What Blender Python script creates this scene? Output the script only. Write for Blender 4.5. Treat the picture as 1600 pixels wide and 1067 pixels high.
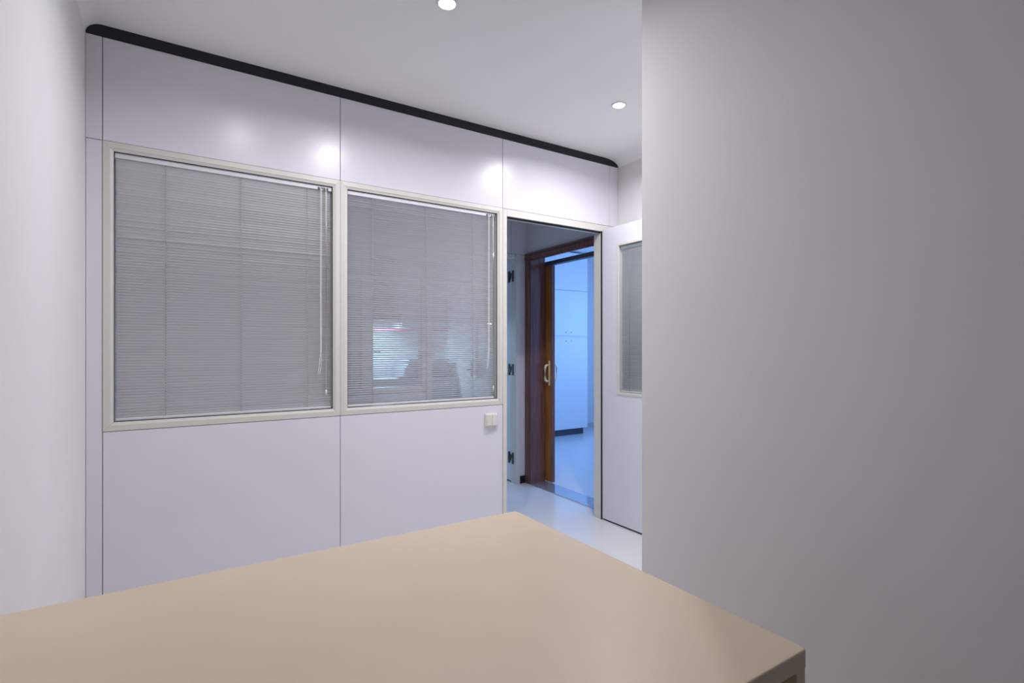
import bpy, bmesh, math, random
from mathutils import Vector
random.seed(4)
for o in list(bpy.data.objects):
    bpy.data.objects.remove(o, do_unlink=True)
sc = bpy.context.scene
COL = sc.collection

# ------------------------------------------------------------------ camera, world, daylight, exposure
cam_d = bpy.data.cameras.new('camera')
cam_d.sensor_width = 36.0
cam_d.lens = 822.4 * 36.0 / 1600.0
cam_d.shift_y = 9.6 / 1600.0
cam_d.clip_start = 0.02
cam = bpy.data.objects.new('camera', cam_d)
cam.location = (0, 0, 1.2)
cam.rotation_euler = (math.pi / 2, 0, -math.radians(32.97))
COL.objects.link(cam)
sc.camera = cam

w = bpy.data.worlds.new('sky'); sc.world = w; w.use_nodes = True
bg = w.node_tree.nodes['Background']
bg.inputs[0].default_value = (0.36, 0.58, 1.0, 1); bg.inputs[1].default_value = 1.0


def area(name, loc, rot, size, size_y, power, colour):
    d = bpy.data.lights.new(name, 'AREA')
    d.shape = 'RECTANGLE'; d.size = size; d.size_y = size_y
    d.energy = power; d.color = colour
    o = bpy.data.objects.new(name, d); o.location = loc; o.rotation_euler = rot
    COL.objects.link(o)
    return o


BLUE = (0.20, 0.42, 1.0)
# daylight entering by the far room's window, off to the side of the picture
area('daylight_far_window_offscreen', (6.13, 3.6, 1.5), (0, math.pi / 2, 0), 1.5, 2.2, 86, BLUE)
LAMP_POWER = 11.0
HOOD_LAMP_POWER = 14

sc.view_settings.view_transform = 'Standard'
sc.view_settings.look = 'None'
sc.view_settings.gamma = 1.0
sc.view_settings.use_curve_mapping = False
sc.view_settings.exposure = 0.17

# ------------------------------------------------------------------ materials


def mat(name, col, rough=0.5, spec=0.5, metal=0.0, noise=0.0, nscale=30, bump=0.0, bscale=200, coat=0.0, emit=None, estr=0):
    m = bpy.data.materials.new(name); m.use_nodes = True
    nt = m.node_tree; b = nt.nodes['Principled BSDF']
    b.inputs['Base Color'].default_value = (*col, 1)
    b.inputs['Roughness'].default_value = rough
    b.inputs['Specular IOR Level'].default_value = spec
    b.inputs['Metallic'].default_value = metal
    b.inputs['Coat Weight'].default_value = coat
    tc = nt.nodes.new('ShaderNodeTexCoord')
    if noise:
        n = nt.nodes.new('ShaderNodeTexNoise'); n.inputs['Scale'].default_value = nscale
        n.inputs['Detail'].default_value = 4
        nt.links.new(tc.outputs['Object'], n.inputs['Vector'])
        r = nt.nodes.new('ShaderNodeValToRGB')
        r.color_ramp.elements[0].position = 0.3; r.color_ramp.elements[1].position = 0.7
        r.color_ramp.elements[0].color = (*[c * (1 - noise) for c in col], 1)
        r.color_ramp.elements[1].color = (*[min(1, c * (1 + noise)) for c in col], 1)
        nt.links.new(n.outputs['Fac'], r.inputs['Fac'])
        nt.links.new(r.outputs['Color'], b.inputs['Base Color'])
    if bump:
        n2 = nt.nodes.new('ShaderNodeTexNoise'); n2.inputs['Scale'].default_value = bscale
        nt.links.new(tc.outputs['Object'], n2.inputs['Vector'])
        bp = nt.nodes.new('ShaderNodeBump'); bp.inputs['Strength'].default_value = bump
        bp.inputs['Distance'].default_value = 0.002
        nt.links.new(n2.outputs['Fac'], bp.inputs['Height'])
        nt.links.new(bp.outputs['Normal'], b.inputs['Normal'])
    if emit:
        b.inputs['Emission Color'].default_value = (*emit, 1)
        b.inputs['Emission Strength'].default_value = estr
    return m


def wood_mat(name, c1, c2, rough):
    m = mat(name, c1, rough, 0.5, coat=0.25)
    nt = m.node_tree; b = nt.nodes['Principled BSDF']
    tc = nt.nodes.new('ShaderNodeTexCoord'); mp = nt.nodes.new('ShaderNodeMapping')
    mp.inputs['Scale'].default_value = (28, 28, 1.6)
    n = nt.nodes.new('ShaderNodeTexNoise'); n.inputs['Scale'].default_value = 2.2
    n.inputs['Detail'].default_value = 8; n.inputs['Distortion'].default_value = 0.8
    r = nt.nodes.new('ShaderNodeValToRGB')
    r.color_ramp.elements[0].position = 0.32; r.color_ramp.elements[1].position = 0.68
    r.color_ramp.elements[0].color = (*c1, 1); r.color_ramp.elements[1].color = (*c2, 1)
    nt.links.new(tc.outputs['Object'], mp.inputs['Vector']); nt.links.new(mp.outputs['Vector'], n.inputs['Vector'])
    nt.links.new(n.outputs['Fac'], r.inputs['Fac']); nt.links.new(r.outputs['Color'], b.inputs['Base Color'])
    return m


def glass_mat(name, tint=(0.96, 0.98, 0.98), ior=1.5):
    m = bpy.data.materials.new(name); m.use_nodes = True
    nt = m.node_tree; nt.nodes.clear()
    out = nt.nodes.new('ShaderNodeOutputMaterial'); mix = nt.nodes.new('ShaderNodeMixShader')
    t = nt.nodes.new('ShaderNodeBsdfTransparent'); g = nt.nodes.new('ShaderNodeBsdfGlossy')
    fr = nt.nodes.new('ShaderNodeFresnel')
    # same reflectance on both faces of the pane (the node inverts the index on back faces)
    ge = nt.nodes.new('ShaderNodeNewGeometry'); mr = nt.nodes.new('ShaderNodeMapRange')
    mr.inputs['To Min'].default_value = ior; mr.inputs['To Max'].default_value = 1 / ior
    nt.links.new(ge.outputs['Backfacing'], mr.inputs['Value']); nt.links.new(mr.outputs[0], fr.inputs['IOR'])
    t.inputs['Color'].default_value = (*tint, 1); g.inputs['Roughness'].default_value = 0.02
    nt.links.new(fr.outputs[0], mix.inputs[0]); nt.links.new(t.outputs[0], mix.inputs[1])
    nt.links.new(g.outputs[0], mix.inputs[2]); nt.links.new(mix.outputs[0], out.inputs[0])
    return m


def floor_mat():
    m = mat('floor_tile', (0.74, 0.74, 0.75), 0.22, 0.5, noise=0.03, nscale=3)
    return m


M = dict(
    paint=mat('wall_paint', (0.80, 0.79, 0.80), 0.75, 0.3, noise=0.012, nscale=4, bump=0.05, bscale=120),
    ceiling=mat('ceiling_paint', (0.90, 0.90, 0.90), 0.85, 0.2, noise=0.01, nscale=3),
    panel=mat('lilac_laminate', (0.79, 0.775, 0.84), 0.27, 0.5, noise=0.008, nscale=5),
    core=mat('dark_joint', (0.10, 0.10, 0.12), 0.8),
    cream=mat('cream_metal', (0.71, 0.695, 0.64), 0.38, 0.5, noise=0.01, nscale=20),
    black=mat('black_rubber', (0.012, 0.014, 0.022), 0.55, 0.4),
    slat=mat('slat_enamel', (0.86, 0.86, 0.88), 0.4, 0.5),
    rail=mat('rail_enamel', (0.78, 0.79, 0.82), 0.35, 0.5),
    cord=mat('cord', (0.42, 0.42, 0.44), 0.7),
    pull=mat('pull_cord', (0.85, 0.84, 0.80), 0.6),
    clear=mat('clear_wand', (0.72, 0.74, 0.74), 0.1, 0.6),
    glass=glass_mat('window_glass'),
    floor=floor_mat(),
    desk=mat('desk_beige', (0.71, 0.59, 0.44), 0.38, 0.45, noise=0.015, nscale=6),
    deskedge=mat('desk_edge', (0.71, 0.59, 0.44), 0.4, 0.5),
    deskin=mat('desk_inner', (0.71, 0.59, 0.40), 0.5, 0.4, noise=0.03, nscale=12),
    switch=mat('switch_plastic', (0.78, 0.76, 0.70), 0.3, 0.5),
    brown=wood_mat('mahogany', (0.12, 0.052, 0.040), (0.22, 0.10, 0.075), 0.2),
    oak=wood_mat('oak_veneer', (0.30, 0.12, 0.03), (0.48, 0.22, 0.07), 0.35),
    bronze=mat('hinge_metal', (0.08, 0.075, 0.07), 0.4, 0.5, 0.6),
    brass=mat('pale_brass', (0.92, 0.85, 0.52), 0.3, 0.5, 0.15),
    doorwhite=mat('door_laminate', (0.76, 0.76, 0.81), 0.4, 0.45, noise=0.008, nscale=5),
    cabwhite=mat('cabinet_white', (0.80, 0.81, 0.83), 0.35, 0.5),
    cabgrey=mat('cabinet_grey', (0.52, 0.55, 0.60), 0.4, 0.5),
    stone=mat('threshold_stone', (0.46, 0.49, 0.55), 0.05, 0.6, 0.6, noise=0.03, nscale=60),
    counter=mat('counter_top', (0.55, 0.56, 0.58), 0.3, 0.5, noise=0.1, nscale=80),
    red=mat('red_trim', (0.80, 0.06, 0.10), 0.4, 0.5),
    darkgrey=mat('dark_grey', (0.06, 0.065, 0.08), 0.45, 0.5),
    midgrey=mat('appliance_grey', (0.33, 0.36, 0.42), 0.4, 0.5),
    lens=mat('lamp_lens', (1, 1, 1), 0.4, emit=(1, 1, 1), estr=40),
    hoodlamp=mat('hood_lamp', (0.8, 0.9, 1), 0.4, emit=(0.55, 0.85, 1), estr=4),
    skyglass=glass_mat('far_window_glass'),
)

# ------------------------------------------------------------------ mesh helpers
WL = {}


def link(name, me, origin, m, parent):
    o = bpy.data.objects.new(name, me)
    if m is not None and not me.materials:
        me.materials.append(m)
    pl = WL[parent.name] if parent else Vector((0, 0, 0))
    o.parent = parent
    o.location = Vector(origin) - pl
    COL.objects.link(o)
    WL[o.name] = Vector(origin)
    return o


def from_bm(name, bm, m, parent=None, smooth=False):
    vs = [v.co for v in bm.verts]
    lo = Vector((min(v.x for v in vs), min(v.y for v in vs), min(v.z for v in vs)))
    hi = Vector((max(v.x for v in vs), max(v.y for v in vs), max(v.z for v in vs)))
    org = Vector(((lo.x + hi.x) / 2, (lo.y + hi.y) / 2, lo.z))
    bmesh.ops.translate(bm, verts=bm.verts, vec=-org)
    bmesh.ops.recalc_face_normals(bm, faces=bm.faces)
    if smooth:
        for f in bm.faces:
            f.smooth = True
    me = bpy.data.meshes.new(name); bm.to_mesh(me); bm.free()
    return link(name, me, org, m, parent)


def add_box(bm, x0, x1, y0, y1, z0, z1, bev=0.0, seg=2):
    r = bmesh.ops.create_cube(bm, size=1.0)
    for v in r['verts']:
        v.co = Vector(((x0 + x1) / 2 + v.co.x * (x1 - x0), (y0 + y1) / 2 + v.co.y * (y1 - y0), (z0 + z1) / 2 + v.co.z * (z1 - z0)))
    if bev:
        es = set(e for v in r['verts'] for e in v.link_edges)
        bmesh.ops.bevel(bm, geom=list(es), offset=bev, segments=seg, affect='EDGES', profile=0.5)


def box(name, b, m, parent=None, bev=0.0, seg=2):
    bm = bmesh.new(); add_box(bm, *b, bev=bev, seg=seg)
    return from_bm(name, bm, m, parent)


def boxes(name, bs, m, parent=None, bev=0.0):
    bm = bmesh.new()
    for b in bs:
        add_box(bm, *b, bev=bev)
    return from_bm(name, bm, m, parent)


def prism(name, pts, axis, a0, a1, m, parent=None, smooth=False):
    """pts: 2-D outline in the two other axes (order x,y,z without axis)."""
    bm = bmesh.new()

    def mk(p, a):
        if axis == 'y': return (p[0], a, p[1])
        if axis == 'x': return (a, p[0], p[1])
        return (p[0], p[1], a)
    A = [bm.verts.new(mk(p, a0)) for p in pts]; B = [bm.verts.new(mk(p, a1)) for p in pts]
    n = len(pts)
    for i in range(n):
        bm.faces.new((A[i], A[(i + 1) % n], B[(i + 1) % n], B[i]))
    bm.faces.new(A); bm.faces.new(B[::-1])
    return from_bm(name, bm, m, parent, smooth)


def add_tube(bm, pts, r, seg=8):
    rings = []
    for i, p in enumerate(pts):
        p = Vector(p)
        a = Vector(pts[max(i - 1, 0)]); b = Vector(pts[min(i + 1, len(pts) - 1)])
        t = (b - a).normalized()
        u = t.cross(Vector((0, 0, 1)))
        if u.length < 1e-3: u = t.cross(Vector((0, 1, 0)))
        u.normalize(); v = t.cross(u)
        rings.append([bm.verts.new(p + r * (math.cos(k * 2 * math.pi / seg) * u + math.sin(k * 2 * math.pi / seg) * v)) for k in range(seg)])
    for a, b in zip(rings, rings[1:]):
        for k in range(seg):
            bm.faces.new((a[k], a[(k + 1) % seg], b[(k + 1) % seg], b[k]))
    bm.faces.new(rings[0][::-1]); bm.faces.new(rings[-1])


def tube(name, pts, r, m, parent=None, seg=8):
    bm = bmesh.new(); add_tube(bm, pts, r, seg)
    return from_bm(name, bm, m, parent, True)


def lathe(name, prof, c, m, parent=None, seg=40):
    """prof: list of (radius, z) about a vertical axis through c=(x,y)."""
    bm = bmesh.new(); rings = []
    for r, z in prof:
        if r < 1e-6:
            rings.append([bm.verts.new((c[0], c[1], z))])
        else:
            rings.append([bm.verts.new((c[0] + r * math.cos(2 * math.pi * k / seg), c[1] + r * math.sin(2 * math.pi * k / seg), z)) for k in range(seg)])
    for a, b in zip(rings, rings[1:]):
        for k in range(seg):
            k2 = (k + 1) % seg
            if len(a) == 1: bm.faces.new((a[0], b[k2], b[k]))
            elif len(b) == 1: bm.faces.new((a[k], a[k2], b[0]))
            else: bm.faces.new((a[k], a[k2], b[k2], b[k]))
    return from_bm(name, bm, m, parent, True)


def empty(name, loc):
    o = bpy.data.objects.new(name, None); o.location = loc; o.empty_display_size = 0.05
    COL.objects.link(o); WL[o.name] = Vector(loc)
    return o


def tag(o, label, cat, group=None, kind=None):
    o['label'] = label; o['category'] = cat
    if group: o['group'] = group
    if kind: o['kind'] = kind
    return o


def struct(o, label, cat):
    return tag(o, label, cat, kind='structure')


# ------------------------------------------------------------------ key sizes (metres)
XL, XR = -0.291, 2.68          # side walls of the near room
YP, YB = 2.744, 2.824          # partition front and back faces
Y2, Y2B = 3.87, 3.95           # second partition
ZC = 2.53                      # ceiling
XP = 1.35                      # projecting wall face
YPIER = 1.266                  # its end
ZF, ZS = 2.057, 0.8515         # window frame outer top and bottom
XJ = (-0.236, 0.7305, 1.712, 2.60)

# ------------------------------------------------------------------ room shell
struct(box('floor', (-1.4, 6.3, -2.3, 6.3, -0.08, 0), M['floor']), 'pale glossy floor running through the doorway', 'floor')
struct(box('ceiling', (-1.4, 6.3, -2.3, 6.3, ZC, ZC + 0.08), M['ceiling']), 'plain white ceiling with recessed spotlights', 'ceiling')
struct(box('wall_left', (XL - 0.1, XL, -2.2, YP + 0.04, 0, ZC), M['paint']), 'plain pale grey side wall beside the panelled partition', 'wall')
struct(box('wall_right', (XR, XR + 0.12, YPIER, YP + 0.04, 0, ZC), M['paint']), 'white wall behind the open white door', 'wall')
struct(box('wall_projecting', (XP, XR + 0.12, -2.2, YPIER, 0, ZC), M['paint']), 'large plain pale wall beside the beige desk, hiding part of the open door', 'wall')
struct(box('wall_back', (XL - 0.1, XP, -2.2, -2.1, 0, ZC), M['paint']), 'plain white wall on the near side of the desk', 'wall')
# coved joints between ceiling and side walls


def cove(name, xw, sgn, rx, rz, y0, y1, label):
    pts = [(xw, ZC)]
    n = 10
    for i in range(n + 1):
        a = math.pi / 2 * i / n
        # concave fillet from wall (z = ZC-rz) to ceiling (x = xw + sgn*rx)
        pts.append((xw + sgn * rx * (1 - math.cos(a)), ZC - rz * (1 - math.sin(a))))
    o = prism(name, pts, 'y', y0, y1, M['ceiling'])
    return struct(o, label, 'moulding')


cove('trim_1', XL, 1, 0.055, 0.047, -2.1, YP, 'rounded plaster cove above the plain grey side wall')
cove('trim_2', XR, -1, 0.13, 0.047, YPIER, YP, 'rounded plaster cove above the wall behind the open door')
# black strip along the top of the partition, its ends rounded off under the coves
zt0 = ZC - 0.045
pts = [(XL + 0.001, zt0), (XR - 0.001, zt0)]
for i in range(1, 13):
    a = math.pi / 2 * i / 12
    pts.append((XR - 0.001 - 0.13 * (1 - math.cos(a)), zt0 + 0.045 * math.sin(a)))
for i in range(0, 12):
    a = math.pi / 2 * (1 - i / 12)
    pts.append((XL + 0.001 + 0.055 * (1 - math.cos(a)), zt0 + 0.045 * math.sin(a)))
struct(prism('trim_3', pts, 'y', YP - 0.006, YB - 0.01, M['black']), 'long black strip with rounded ends between panelled partition and ceiling', 'trim')

# ------------------------------------------------------------------ front partition (panelled wall)
G = 0.0013
wf = boxes('wall_front', [
    (XL, XJ[0] + 0.012, YP + 0.012, YB - 0.012, 0, zt0),
    (XJ[0] + 0.012, 2.60, YP + 0.012, YB - 0.012, ZF - 0.012, zt0),
    (XJ[0] + 0.012, XJ[2] - 0.012, YP + 0.012, YB - 0.012, 0, ZS + 0.012),
    (XJ[1] - 0.012, XJ[1] + 0.012, YP + 0.012, YB - 0.012, ZS, ZF),
    (XJ[2] - 0.016, XJ[2] + 0.006, YP + 0.012, YB - 0.012, 0, ZF),
    (2.56, XR, YP + 0.012, YB - 0.012, 0, zt0)], M['core'])
struct(wf, 'lilac laminate panelled partition with two blinded windows and a doorway', 'partition')
PAN = [
    (XL - 0.0002, XJ[0], 0, ZF), (XL - 0.0008, XJ[0], ZF, zt0),
    (XJ[0], XJ[1], ZF, zt0), (XJ[1], XJ[2], ZF, zt0), (XJ[2], XJ[3], ZF, zt0), (XJ[3], XR, ZF, zt0), (XJ[3], XR, 0, ZF),
    (XJ[0], XJ[1], 0, ZS), (XJ[1], XJ[2], 0, ZS)]
for x0, x1, z0, z1 in PAN:
    for ya, yb in ((YP, YP + 0.013), (YB - 0.013, YB)):
        box('panel', (x0 + G, x1 - G, ya, yb, z0 + (G if z0 > 0 else 0), z1 - G), M['panel'], wf, bev=0.0008, seg=1)


def mitred_frame(x0, x1, z0, z1, wd, yf, yb, m, parent, name, chamf=0.0, yout=None):
    """four mitred rails; front face at yf (inner edge) and yout (outer edge)."""
    yo = yf if yout is None else yout
    c = ((x0, z0), (x1, z0), (x1, z1), (x0, z1))
    i = ((x0 + wd, z0 + wd), (x1 - wd, z0 + wd), (x1 - wd, z1 - wd), (x0 + wd, z1 - wd))
    e = 0.0004
    for k in range(4):
        k2 = (k + 1) % 4
        d = Vector((c[k2][0] - c[k][0], c[k2][1] - c[k][1])).normalized() * e
        bm = bmesh.new()
        q = []
        for (px, pz), s, y in ((c[k], 1, yo), (c[k2], -1, yo), (i[k2], -1, yf), (i[k], 1, yf)):
            q.append((px + s * d.x, pz + s * d.y, y))
        F = [bm.verts.new((a, y, b)) for a, b, y in q]
        B = [bm.verts.new((a, yb, b)) for a, b, y in q]
        bm.faces.new(F); bm.faces.new(B[::-1])
        for j in range(4):
            bm.faces.new((F[j], B[j], B[(j + 1) % 4], F[(j + 1) % 4]))
        from_bm(name, bm, m, parent)


def glazed_window(name, x0, x1, z0, z1, yf, yb, label, sub=True, wd=0.0235, wb_=0.0125):
    root = empty(name, ((x0 + x1) / 2, (yf + yb) / 2, z0))
    struct(root, label, 'window')
    g = 0.0008
    mitred_frame(x0 + g, x1 - g, z0 + g, z1 - g, wd, yf - 0.003, yf + 0.02, M['cream'], root, 'frame_rail', yout=yf - 0.002)
    b = wd + g
    mitred_frame(x0 + b, x1 - b, z0 + b, z1 - b, wb_, yf + 0.004, yb - 0.004, M['cream'], root, 'glazing_bead', yout=yf - 0.001)
    mitred_frame(x0 + g, x1 - g, z0 + g, z1 - g, wd, yb + 0.003, yb - 0.02, M['cream'], root, 'frame_rail', yout=yb + 0.002)
    b2 = wd + wb_ + g
    q = 0.0022
    for sb in ((x0 + b2, x1 - b2, z1 - b2 - q, z1 - b2), (x0 + b2, x1 - b2, z0 + b2, z0 + b2 + q),
               (x0 + b2, x0 + b2 + q, z0 + b2 + q, z1 - b2 - q), (x1 - b2 - q, x1 - b2, z0 + b2 + q, z1 - b2 - q)):
        box('seal', (sb[0], sb[1], yf + 0.006, yf + 0.012, sb[2], sb[3]), M['black'], root)
    box('pane', (x0 + b2 - 0.004, x1 - b2 + 0.004, yb - 0.024, yb - 0.020, z0 + b2 - 0.004, z1 - b2 + 0.004), M['glass'], root)
    return root, (x0 + b2, x1 - b2, z0 + b2, z1 - b2)


_slat = {}


def slat_mesh(length, wdt, theta, yflip, m='slat'):
    key = (round(length, 4), wdt, theta, m)
    if key in _slat: return _slat[key]
    n = 4; top = []; bot = []
    for k in range(n + 1):
        s = (k / n - 0.5) * wdt
        h = 0.0016 * (1 - (2 * k / n - 1) ** 2)
        top.append((s, h + 0.00012)); bot.append((s, h - 0.00012))
    sec = top + bot[::-1]
    ct, st = math.cos(theta), math.sin(theta)
    # front edge (y<0) up: rotate so that y-negative goes to z-positive
    sec = [(y * ct + z * st, -y * st + z * ct) for y, z in sec]
    bm = bmesh.new()
    A = [bm.verts.new((-length / 2, y, z)) for y, z in sec]; B = [bm.verts.new((length / 2, y, z)) for y, z in sec]
    N = len(sec)
    for i in range(N):
        bm.faces.new((A[i], A[(i + 1) % N], B[(i + 1) % N], B[i]))
    bm.faces.new(A); bm.faces.new(B[::-1])
    bmesh.ops.recalc_face_normals(bm, faces=bm.faces)
    me = bpy.data.meshes.new('slat'); bm.to_mesh(me); bm.free(); me.materials.append(M[m])
    _slat[key] = me
    return me


def blind(x0, x1, z0, z1, yc, theta, label, ladders, cord_x=None, cord_end=None, wand_x=None, wand_end=None, pitch=0.012, jit=1.2):
    root = empty('venetian_blind', ((x0 + x1) / 2, yc, z0))
    tag(root, label, 'blind', 'venetian blinds in the partition windows')
    hr = boxes('headrail', [(x0, x1, yc - 0.0125, yc + 0.0125, z1 - 0.023, z1 - 0.001)], M['rail'], root, bev=0.001)
    brz = z0 + 0.003
    box('bottom_rail', (x0 + 0.002, x1 - 0.002, yc - 0.008, yc + 0.008, brz, brz + 0.011), M['rail'], root, bev=0.002)
    L = x1 - x0 - 0.006
    me = slat_mesh(L, 0.016, theta, False)
    z = z1 - 0.031; zb = brz + 0.016
    n = int((z - zb) / pitch); p = (z - zb) / n
    for i in range(n + 1):
        o = link('slat', me, ((x0 + x1) / 2 + random.uniform(-0.0008, 0.0008), yc, z - i * p), None, root)
        o.rotation_euler = (math.radians(random.gauss(0, jit)), 0, 0)
    for lx in ladders:
        bm = bmesh.new()
        for yy in (yc - 0.0085, yc + 0.0085):
            add_tube(bm, [(lx, yy, brz + 0.005), (lx, yy, z1 - 0.015)], 0.0007, 5)
        for i in range(n + 1):
            zz = z - i * p
            add_box(bm, lx - 0.0025, lx + 0.0025, yc - 0.0075, yc - 0.0055, zz + 0.0030, zz + 0.0055)
        from_bm('ladder_cord', bm, M['cord'], root)
        box('cord_button', (lx - 0.006, lx + 0.006, yc - 0.0105, yc - 0.006, brz - 0.001, brz + 0.005), M['rail'], root, bev=0.001)
    if cord_x is not None:
        yf = yc - 0.020
        ct, cb = z1 - 0.012, cord_end
        add = [(cord_x, yc - 0.014, ct), (cord_x, yf, ct - 0.03), (cord_x, yf, cb + 0.14), (cord_x - 0.003, yf, cb + 0.1), (cord_x - 0.010, yf, cb + 0.03), (cord_x - 0.016, yf, cb)]
        tube('pull_cord', add, 0.0015, M['pull'], root, 6)
        add = [(cord_x + 0.005, yc - 0.014, ct), (cord_x + 0.004, yf, ct - 0.03), (cord_x + 0.004, yf, cb + 0.14), (cord_x + 0.003, yf, cb + 0.1), (cord_x - 0.001, yf, cb + 0.03), (cord_x - 0.008, yf, cb)]
        tube('pull_cord', add, 0.0015, M['pull'], root, 6)
        boxes('cord_lock', [(cord_x - 0.012, cord_x - 0.003, yc - 0.0145, yc - 0.012, z1 - 0.022, z1 - 0.010),
                            (cord_x + 0.002, cord_x + 0.013, yc - 0.0145, yc - 0.012, z1 - 0.018, z1 - 0.010)], M['darkgrey'], root)
    if wand_x is not None:
        tube('tilt_wand', [(wand_x, yc - 0.016, z1 - 0.014), (wand_x, yc - 0.021, z1 - 0.04), (wand_x, yc - 0.021, wand_end)], 0.0028, M['clear'], root, 6)
        tube('wand_grip', [(wand_x, yc - 0.021, wand_end + 0.002), (wand_x, yc - 0.021, wand_end - 0.03)], 0.0042, M['clear'], root, 6)
        boxes('wand_hook', [(wand_x - 0.012, wand_x - 0.004, yc - 0.0145, yc - 0.012, z1 - 0.022, z1 - 0.010),
                            (wand_x + 0.004, wand_x + 0.012, yc - 0.0145, yc - 0.012, z1 - 0.024, z1 - 0.010)], M['darkgrey'], root)
    return root


w1, i1 = glazed_window('window_1', XJ[0], XJ[1], ZS, ZF, YP, YB, 'cream framed partition window nearest the plain side wall, blind closed')
w2, i2 = glazed_window('window_2', XJ[1], XJ[2], ZS, ZF, YP, YB, 'cream framed partition window next to the doorway, kitchen seen through it')
yb_ = YP + 0.026
blind(i1[0] + 0.003, i1[1] - 0.003, i1[2], i1[3], yb_, math.radians(48.5), 'grey venetian blind, almost shut, in the window beside the plain side wall',
      (-0.018, 0.278, 0.575), 0.634, 1.05, 0.661, 0.985)
blind(i2[0] + 0.003, i2[1] - 0.012, i2[2], i2[3], yb_, math.radians(33), 'grey venetian blind, slats part open, in the window next to the doorway',
      (0.905, 1.215, 1.515), 1.615, 1.06, 1.648, 0.965)

# ------------------------------------------------------------------ doorway frame (front)
df = empty('trim_4', (2.11, YP, 0))
struct(df, 'slim cream metal frame round the open doorway in the partition', 'door frame')
box('jamb', (XJ[2] + G, 1.742, YP - 0.002, YB + 0.002, 0, ZF - G), M['cream'], df, bev=0.0015)
box('jamb', (2.528, 2.566, YP + 0.004, YB + 0.002, 0, 2.012), M['cream'], df, bev=0.0015)
boxes('head', [(1.742, 2.60 - G, YP - 0.002, YB + 0.002, 2.012, ZF - G)], M['cream'], df, bev=0.0015)
box('seal', (1.742, 2.528, YP + 0.012, YP + 0.026, 2.003, 2.012), M['black'], df)
box('seal', (2.5225, 2.5275, YP - 0.004, YP + 0.004, 0.004, 2.012), M['black'], df)

# light switch
sw = empty('light_switch', (1.626, YP, 0.724))
tag(sw, 'cream double rocker light switch on the panel under the partition window', 'switch')
box('back_box', (1.583, 1.667, YP - 0.016, YP + 0.001, 0.724, 0.803), M['switch'], sw, bev=0.006, seg=3)
box('rocker', (1.589, 1.6242, YP - 0.022, YP - 0.014, 0.731, 0.797), M['switch'], sw, bev=0.002)
box('rocker', (1.6258, 1.661, YP - 0.022, YP - 0.014, 0.731, 0.797), M['switch'], sw, bev=0.002)

# ------------------------------------------------------------------ hinged doors with a glazed upper half


def hinge(x, y, z, parent):
    bm = bmesh.new()
    add_box(bm, x - 0.007, x + 0.001, y - 0.047, y - 0.027, z - 0.05, z + 0.05)
    add_box(bm, x - 0.003, x + 0.008, y + 0.022, y + 0.042, z - 0.05, z + 0.05)
    add_box(bm, x - 0.006, x + 0.003, y - 0.027, y + 0.004, z + 0.0, z + 0.03)
    add_box(bm, x - 0.006, x + 0.008, y - 0.004, y + 0.022, z - 0.025, z + 0.012)
    return from_bm('hinge', bm, M['bronze'], parent)


def glazed_door(name, xa, xb, ya, yb, za, zb, wya, wyb, wza, wzb, label, open_blind_label, theta):
    """leaf standing in a plane x = const (opened square)."""
    root = empty(name, ((xa + xb) / 2, (ya + yb) / 2, 0))
    struct(root, label, 'door')
    boxes('leaf', [(xa, xb, ya, wya, za, zb), (xa, xb, wyb, yb, za, zb), (xa, xb, wya, wyb, za, wza), (xa, xb, wya, wyb, wzb, zb)], M['doorwhite'], root)
    box('bottom_seal', (xa + 0.006, xb - 0.006, ya + 0.01, yb - 0.01, 0.002, za), M['black'], root)
    t = 0.014
    for x0, x1 in ((xa - 0.004, xa + 0.010), (xb - 0.010, xb + 0.004)):
        for b in ((x0, x1, wya - t, wya + 0.004, wza - t, wzb + t), (x0, x1, wyb - 0.004, wyb + t, wza - t, wzb + t),
                  (x0, x1, wya + 0.004, wyb - 0.004, wza - t, wza + 0.004), (x0, x1, wya + 0.004, wyb - 0.004, wzb - 0.004, wzb + t)):
            box('glazing_bead', b, M['cream'], root, bev=0.001, seg=1)
    box('pane', (xa + 0.011, xa + 0.014, wya, wyb, wza, wzb), M['glass'], root)
    # blind on the far side of the pane
    xc = (xa + xb) / 2 + 0.008
    br = empty('venetian_blind', (xc, (wya + wyb) / 2, wza))
    tag(br, open_blind_label, 'blind', 'venetian blinds inside the doors')
    y0, y1 = wya + 0.006, wyb - 0.006
    box('headrail', (xc - 0.011, xc + 0.011, y0, y1, wzb - 0.028, wzb - 0.006), M['slat'], br, bev=0.001)
    box('bottom_rail', (xc - 0.007, xc + 0.007, y0, y1, wza + 0.006, wza + 0.016), M['slat'], br, bev=0.001)
    me = slat_mesh(y1 - y0 - 0.004, 0.016, theta, False)
    z = wzb - 0.038; n = int((z - wza - 0.024) / 0.012)
    for i in range(n + 1):
        o = link('slat', me, (xc, (y0 + y1) / 2, z - i * (z - wza - 0.024) / n), None, br)
        o.rotation_euler = (math.radians(random.gauss(0, 1)), 0, -math.pi / 2)
    for ly in (y0 + 0.08, y1 - 0.08):
        tube('ladder_cord', [(xc - 0.009, ly, wza + 0.01), (xc - 0.009, ly, wzb - 0.01)], 0.001, M['cord'], br, 5)
    return root


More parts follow.
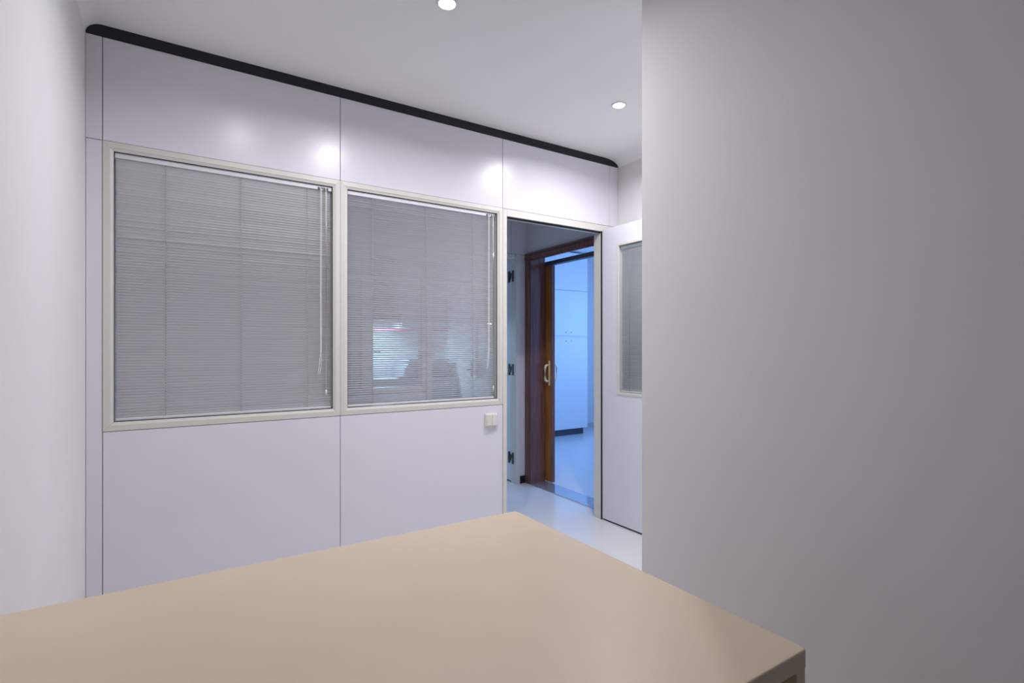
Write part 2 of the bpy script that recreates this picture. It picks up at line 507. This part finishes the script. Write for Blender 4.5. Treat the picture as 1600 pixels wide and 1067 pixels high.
d1 = glazed_door('door_1', 2.529, 2.569, 1.965, YP - 0.006, 0.012, 2.022, 2.125, 2.583, 0.897, 1.889,
                 'white door opened square into the room, tall blinded pane, partly behind the plain wall',
                 'venetian blind behind the pane of the open white door', math.radians(40))
d2 = glazed_door('door_2', 2.552, 2.592, Y2B - 0.005, 4.73, 0.012, 1.985, 4.13, 4.60, 0.897, 1.885,
                 'white kitchen door with dark hinges standing open beyond the corridor',
                 'venetian blind in the pane of the open kitchen door', math.radians(50))
for z in (1.833, 1.005, 0.22):
    hinge(2.545, Y2B - 0.008, z, d2)
boxes('handle', [(2.523, 2.529, 2.01, 2.04, 0.90, 1.06)], M['black'], d1, bev=0.001)
tube('handle', [(2.529, 2.025, 0.985), (2.475, 2.025, 0.985), (2.470, 2.04, 0.985), (2.470, 2.12, 0.985)], 0.010, M['black'], d1)
hb = boxes('handle', [(2.546, 2.552, 4.66, 4.69, 0.90, 1.06)], M['black'], d2, bev=0.001)
bm = bmesh.new(); add_tube(bm, [(2.552, 4.675, 0.985), (2.50, 4.675, 0.985), (2.495, 4.66, 0.985), (2.495, 4.57, 0.985)], 0.012)
from_bm('handle', bm, M['black'], d2, True)

# ------------------------------------------------------------------ second partition across the corridor
wk = boxes('wall_corridor', [
    (-1.3, 1.185, Y2 + 0.01, Y2B - 0.01, 0, ZS), (-1.3, 0.75, Y2 + 0.01, Y2B - 0.01, ZS, ZC), (0.75, 1.72, Y2 + 0.01, Y2B - 0.01, 0, ZS),
    (0.75, 2.67, Y2 + 0.01, Y2B - 0.01, 2.022, ZC), (2.586, 2.67, Y2 + 0.01, Y2B - 0.01, 0, 2.022)], M['core'])
struct(wk, 'second panelled partition across the corridor, between corridor and kitchen', 'partition')
for x0, x1, z0, z1 in ((-1.3, -0.236, 0, ZC), (-0.236, 0.75, 0, ZC), (0.75, 1.72, 0, ZS), (0.75, 1.72, 2.022, ZC), (1.72, 2.50, 2.022, ZC), (2.50, 2.67, 2.022, ZC), (2.588, 2.67, 0, 2.022)):
    for ya, yb in ((Y2, Y2 + 0.013), (Y2B - 0.013, Y2B)):
        box('panel', (x0 + G, x1 - G, ya, yb, z0 + (G if z0 else 0), z1 - G), M['panel'], wk, bev=0.0008, seg=1)
glazed_window('window_3', 0.75, 1.2285, ZS, 2.022, Y2, Y2B, 'narrow dark partition window across the corridor, beside a clear one', wd=0.03)
glazed_window('window_4', 1.2285, 1.706, ZS, 2.022, Y2, Y2B, 'narrow clear partition window across the corridor showing the kitchen', wd=0.03)
kf = empty('trim_5', (2.15, Y2, 0)); struct(kf, 'cream metal frame round the kitchen doorway', 'door frame')
box('jamb', (1.706 + G, 1.75, Y2 - 0.003, Y2B + 0.002, 0, 2.02), M['cream'], kf, bev=0.0015)
box('jamb', (2.545, 2.586, Y2 - 0.012, Y2B - 0.012, 0, 2.02), M['cream'], kf, bev=0.0015)
box('head', (1.75, 2.545, Y2 - 0.003, Y2B - 0.012, 1.988, 2.02), M['cream'], kf, bev=0.0015)
struct(box('baseboard_corridor', (2.588, 2.64, Y2 - 0.012, Y2 + 0.001, 0, 0.065), M['black']), 'short black skirting between cream door frame and brown door frame', 'baseboard')

# ------------------------------------------------------------------ corridor side wall with the brown sliding door
CX = 2.641
XW, XWB = 2.668, 2.80
struct(boxes('wall_side', [(XW, XWB, YP + 0.04, 2.93, 0, ZC), (XW, XWB, 3.80, 6.0, 0, ZC), (XW, XWB, 2.93, 3.80, 2.01, ZC)], M['paint']),
       'white corridor wall with brown framed sliding doorway', 'wall')
struct(box('wall_corridor_end', (-1.4, -1.3, YB, Y2B, 0, ZC), M['paint']), 'white end wall of the corridor', 'wall')
struct(box('wall_corridor_near', (-1.3, XL, YB - 0.08, YB, 0, ZC), M['paint']), 'white corridor wall past the partition', 'wall')
fr = empty('trim_6', (CX, 3.37, 0)); struct(fr, 'dark brown varnished wooden frame round the sliding doorway', 'door frame')


def casing(y0, y1, inner):
    """moulded upright, y0..y1, stepped profile in plan."""
    s = 1 if inner > (y0 + y1) / 2 else -1
    o = y0 if s == 1 else y1
    wdt = y1 - y0
    prof = [(0, 0), (0.018, 0), (0.026, .12), (0.022, .2), (0.027, .28), (0.027, .72), (0.022, .78), (0.024, .85), (0.018, .97), (0.0, 1.0)]
    return [(XW - d, o + s * t * wdt) for d, t in prof]


prism('casing', casing(3.783, 3.867, 3.783), 'z', 0, 1.965, M['brown'], fr)
prism('casing', casing(2.875, 2.960, 2.960), 'z', 0, 1.965, M['brown'], fr)
# head casing, stepped in section
prof = [(XW - d, 1.962 + t * 0.074) for d, t in ((0, 1.0), (0.018, 1.0), (0.026, .90), (0.028, .72), (0.020, .66), (0.020, .58), (0.027, .54), (0.027, .22), (0.019, .16), (0.019, .06), (0.012, 0), (0, 0))]
prism('head_casing', prof, 'y', 2.875, 3.867, M['brown'], fr)
box('lining', (XW - 0.02, XWB + 0.004, 3.783, 3.80, 0.006, 2.008), M['brown'], fr)
box('lining', (XW - 0.02, XWB + 0.004, 2.93, 2.945, 0.006, 2.008), M['brown'], fr)
struct(box('trim_7', (CX, XWB + 0.02, 2.945, 3.783, -0.002, 0.006), M['stone']), 'dark polished stone threshold under the brown sliding door', 'threshold')

sd = empty('door_3', (2.83, 4.1, 0)); struct(sd, 'brown wooden sliding door pushed aside, pale brass pull handle', 'door')
box('leaf', (2.812, 2.848, 3.70, 4.56, 0.012, 1.925), M['oak'], sd, bev=0.002)
box('edge_strip', (2.8125, 2.8475, 3.694, 3.7005, 0.012, 1.925), M['brown'], sd, bev=0.001)
bm = bmesh.new()
hx, hy = 2.812, 3.728
bmh = bmesh.new(); add_box(bmh, hx - 0.005, hx + 0.001, hy - 0.010, hy + 0.010, 0.865, 1.085, bev=0.002)
hp = from_bm('handle_plate', bmh, M['brass'], sd)
add_tube(bm, [(hx - 0.004, hy, 0.905), (hx - 0.03, hy, 0.905), (hx - 0.042, hy, 0.912), (hx - 0.047, hy, 0.93), (hx - 0.047, hy, 1.02), (hx - 0.042, hy, 1.038), (hx - 0.03, hy, 1.045), (hx - 0.004, hy, 1.045)], 0.0105)
h1 = from_bm('handle', bm, M['brass'], sd, True)
bm = bmesh.new()
add_tube(bm, [(2.846, hy, 0.905), (2.88, hy, 0.905), (2.892, hy, 0.92), (2.892, hy, 1.03), (2.88, hy, 1.045), (2.846, hy, 1.045)], 0.008)
from_bm('handle', bm, M['brass'], sd, True)
tr = boxes('sliding_track', [(2.802, 2.852, 2.80, 4.60, 1.928, 1.962)], M['darkgrey'])
tag(tr, 'black sliding door track above the brown doorway', 'track')

# ------------------------------------------------------------------ far room beyond the sliding door
struct(boxes('wall_far_right', [(6.0, 6.1, 1.4, 6.2, 0, 0.75), (6.0, 6.1, 1.4, 6.2, 2.25, ZC), (6.0, 6.1, 1.4, 2.5, 0.75, 2.25), (6.0, 6.1, 4.7, 6.2, 0.75, 2.25)], M['paint']), 'white outer wall of the far room with a wide window', 'wall')
wfar = empty('window_5', (6.05, 3.6, 0.75)); struct(wfar, 'wide white framed daylight window of the far room', 'window')
for b in ((6.02, 6.08, 2.5, 4.7, 0.75, 0.8), (6.02, 6.08, 2.5, 4.7, 2.2, 2.25), (6.02, 6.08, 2.5, 2.55, 0.8, 2.2), (6.02, 6.08, 4.65, 4.7, 0.8, 2.2), (6.02, 6.08, 3.57, 3.63, 0.8, 2.2)):
    box('frame_rail', b, M['cabwhite'], wfar)
for y0, y1 in ((2.55, 3.57), (3.63, 4.65)):
    box('pane', (6.048, 6.052, y0, y1, 0.8, 2.2), M['skyglass'], wfar)
struct(box('wall_far_back', (XWB, 6.1, 6.0, 6.1, 0, ZC), M['paint']), 'white back wall of the far room behind the tall cabinet', 'wall')
struct(box('wall_far_front', (XWB, 6.0, 1.3, 1.4, 0, ZC), M['paint']), 'white front wall of the far room', 'wall')
struct(box('baseboard_far', (4.9, 6.0, 5.985, 6.0, 0, 0.07), M['counter']), 'grey skirting along the far room wall beside the tall cabinet', 'baseboard')
wd = empty('tall_cabinet', (4.3, 5.8, 0))
tag(wd, 'tall white cabinet with stacked doors and dark plinth beyond the brown doorway', 'cabinet')
box('body', (3.66, 4.892, 5.622, 5.985, 0.085, 2.50), M['cabwhite'], wd)
box('plinth', (3.70, 4.845, 5.64, 5.97, 0, 0.085), M['darkgrey'], wd)
for k, (x0, x1) in enumerate(((3.66, 3.96), (3.96, 4.26), (4.26, 4.5585), (4.5585, 4.892))):
    for z0, z1, zk in ((0.09, 1.335, 1.29), (1.363, 1.976, 1.41), (1.984, 2.50, None)):
        dd = box('door', (x0 + 0.0003, x1 - 0.0003, 5.602, 5.621, z0, z1), M['cabwhite'], wd)
        if zk:
            kx = x1 - 0.045 if k % 2 == 0 else x0 + 0.045
            box('knob', (kx - 0.007, kx + 0.007, 5.592, 5.603, zk - 0.007, zk + 0.007), M['cabwhite'], dd, bev=0.003)

# ------------------------------------------------------------------ kitchen beyond the corridor
struct(box('wall_kitchen_back', (-1.4, XW, 5.8, 5.9, 0, ZC), M['paint']), 'white kitchen wall behind the worktop', 'wall')
struct(box('wall_kitchen_side', (1.13, 1.225, Y2B, 5.8, 0, ZC), M['paint']), 'kitchen dividing wall behind the post between the narrow windows', 'wall')
struct(box('wall_store_end', (-1.4, -1.3, Y2B, 5.8, 0, ZC), M['paint']), 'end wall of the unlit room beside the kitchen', 'wall')


def base_unit(x0, x1, label, doors):
    r = empty('base_cabinet', ((x0 + x1) / 2, 5.5, 0)); tag(r, label, 'cabinet', 'kitchen base cabinets')
    box('body', (x0 + 0.001, x1 - 0.001, 5.222, 5.79, 0.1, 0.84), M['cabgrey'], r)
    box('plinth', (x0 + 0.001, x1 - 0.001, 5.27, 5.75, 0, 0.1), M['darkgrey'], r)
    wdt = (x1 - x0) / doors
    for k in range(doors):
        dd = box('door', (x0 + k * wdt + 0.002, x0 + (k + 1) * wdt - 0.002, 5.202, 5.221, 0.105, 0.835), M['cabgrey'], r, bev=0.001)
        hx_ = x0 + (k + (0.85 if k % 2 == 0 else 0.15)) * wdt
        box('handle', (hx_ - 0.006, hx_ + 0.006, 5.18, 5.203, 0.68, 0.80), M['rail'], dd, bev=0.002)


base_unit(1.23, 1.72, 'grey kitchen base cabinet under the sink end of the worktop', 1)
base_unit(1.72, 2.20, 'grey kitchen base cabinet below the middle of the worktop', 1)
base_unit(2.20, 2.66, 'grey kitchen base cabinet under the grey printer', 1)
ct = box('worktop', (1.23, 2.665, 5.185, 5.80, 0.84, 0.872), M['counter'], bev=0.003)
tag(ct, 'grey kitchen worktop along the white back wall', 'worktop')


def wall_unit(x0, x1, z0, label, m, doors=1):
    r = empty('wall_cabinet', ((x0 + x1) / 2, 5.6, z0)); tag(r, label, 'cabinet', 'kitchen wall cabinets')
    box('body', (x0 + 0.001, x1 - 0.001, 5.462, 5.80, z0, 2.2), m, r)
    wdt = (x1 - x0) / doors
    for k in range(doors):
        dd = box('door', (x0 + k * wdt + 0.0015, x0 + (k + 1) * wdt - 0.0015, 5.442, 5.461, z0, 2.2), m, r, bev=0.001)
        box('handle', (x0 + k * wdt + 0.03, x0 + k * wdt + 0.04, 5.425, 5.443, z0 + 0.04, z0 + 0.14), M['rail'], dd, bev=0.002)


wall_unit(2.07, 2.33, 1.40, 'grey kitchen wall cabinet right beside the dark hood', M['cabgrey'])
wall_unit(2.33, 2.66, 1.40, 'grey kitchen wall cabinet in the corner by the side wall', M['cabgrey'])
wall_unit(1.235, 1.76, 1.40, 'grey kitchen wall cabinet against the dividing wall', M['cabgrey'])
hd = empty('cooker_hood', (1.91, 5.6, 1.5)); tag(hd, 'dark cooker hood with small lit lamp between kitchen wall cabinets', 'hood')
boxes('body', [(1.762, 2.068, 5.35, 5.80, 1.50, 1.56), (1.80, 2.03, 5.47, 5.80, 1.56, 2.2)], M['darkgrey'], hd, bev=0.004)
box('lamp', (1.775, 1.98, 5.36, 5.42, 1.488, 1.502), M['hoodlamp'], hd, bev=0.002)
area('hood_lamp_light', (1.8775, 5.39, 1.484), (0, 0, 0), 0.20, 0.055, HOOD_LAMP_POWER, (0.40, 0.68, 1.0))
rs = box('light_rail', (1.765, 2.66, 5.430, 5.441, 1.385, 1.403), M['red'])
tag(rs, 'thin red strip under the kitchen wall cabinets', 'strip')
pr = empty('printer', (2.32, 5.45, 0.872)); tag(pr, 'grey printer standing on the kitchen worktop', 'printer')
prism('body', [(2.06, 0.885), (2.60, 0.885), (2.60, 1.03), (2.57, 1.045), (2.13, 1.045), (2.075, 0.97)], 'y', 5.28, 5.68, M['midgrey'], pr)
box('lid', (2.12, 2.59, 5.27, 5.68, 1.045, 1.075), M['cabgrey'], pr, bev=0.006)
box('paper_slot', (2.18, 2.55, 5.272, 5.29, 0.93, 0.955), M['darkgrey'], pr)
box('base', (2.09, 2.58, 5.30, 5.66, 0.8722, 0.886), M['darkgrey'], pr)


def wall_socket(x, z, label, wdt=0.08):
    r = empty('wall_socket', (x, 5.8, z)); tag(r, label, 'socket', 'kitchen wall sockets')
    box('plate', (x - wdt / 2, x + wdt / 2, 5.79, 5.801, z, z + 0.08), M['switch'], r, bev=0.003)
    for k in (-1, 1):
        box('outlet', (x + k * wdt / 4 - 0.014, x + k * wdt / 4 + 0.014, 5.786, 5.791, z + 0.024, z + 0.056), M['darkgrey'], r, bev=0.003)


wall_socket(2.58, 1.19, 'pale double wall socket between worktop and corner wall cabinet', 0.14)
wall_socket(1.95, 1.12, 'pale wall socket on the kitchen wall under the dark hood')
# ------------------------------------------------------------------ beige desk
TX0, TX1, TY0, TY1, TZ = -0.285, 0.80, 0.42, 1.213, 0.75
dk = empty('desk', ((TX0 + TX1) / 2, (TY0 + TY1) / 2, 0))
tag(dk, 'large beige laminate desk with panel ends in front of the partition', 'desk')
bm = bmesh.new(); add_box(bm, TX0, TX1, TY0, TY1, TZ - 0.027, TZ)
ve = [e for e in bm.edges if abs(e.verts[0].co.z - e.verts[1].co.z) > 0.01]
bmesh.ops.bevel(bm, geom=ve, offset=0.008, segments=4, affect='EDGES', profile=0.5)
te = [e for e in bm.edges if e.verts[0].co.z > TZ - 1e-4 and e.verts[1].co.z > TZ - 1e-4]
bmesh.ops.bevel(bm, geom=te, offset=0.003, segments=3, affect='EDGES', profile=0.5)
top = from_bm('desk_top', bm, M['desk'], dk)
top.data.materials.append(M['deskedge'])
for p in top.data.polygons:
    if p.normal.z < 0.6:
        p.material_index = 1
box('side_panel', (TX1 - 0.024, TX1 - 0.0005, TY0 + 0.003, TY1 - 0.004, 0, TZ - 0.027), M['deskedge'], dk, bev=0.002)
box('side_panel', (TX0 + 0.003, TX0 + 0.026, TY0 + 0.004, TY1 - 0.004, 0, TZ - 0.027), M['deskedge'], dk, bev=0.002)
box('modesty_panel', (TX0 + 0.026, TX1 - 0.026, TY1 - 0.08, TY1 - 0.06, 0.25, TZ - 0.027), M['deskin'], dk)
box('inner_rail', (TX1 - 0.06, TX1 - 0.026, TY0 + 0.03, TY1 - 0.08, TZ - 0.10, TZ - 0.027), M['deskin'], dk)

# ------------------------------------------------------------------ ceiling spotlights


def downlight(x, y, label, k=1.0, spread=160, suffix=''):
    r = empty('downlight', (x, y, ZC)); tag(r, label, 'ceiling light', 'round recessed ceiling spotlights')
    lathe('trim_ring', [(0.030, ZC - 0.0005), (0.032, ZC - 0.006), (0.040, ZC - 0.005), (0.0425, ZC + 0.001)], (x, y), M['rail'], r)
    lathe('lens', [(0.0, ZC - 0.0065), (0.020, ZC - 0.006), (0.0305, ZC - 0.003), (0.0305, ZC + 0.0005)], (x, y), M['lens'], r)
    d = bpy.data.lights.new('downlight_bulb' + suffix, 'AREA'); d.shape = 'DISK'; d.size = 0.055; d.energy = LAMP_POWER * k; d.spread = math.radians(spread); d.color = (0.975, 0.95, 1.0)
    o = bpy.data.objects.new('downlight_bulb' + suffix, d); o.location = (x, y, ZC - 0.009); COL.objects.link(o)


downlight(0.895, 1.84, 'lit round spotlight in the ceiling between desk and partition windows')
downlight(2.06, 2.10, 'lit round spotlight in the ceiling in front of the doorway')
downlight(0.35, 1.86, 'lit round spotlight in the ceiling beside the plain side wall', 0.28, suffix='_offscreen')
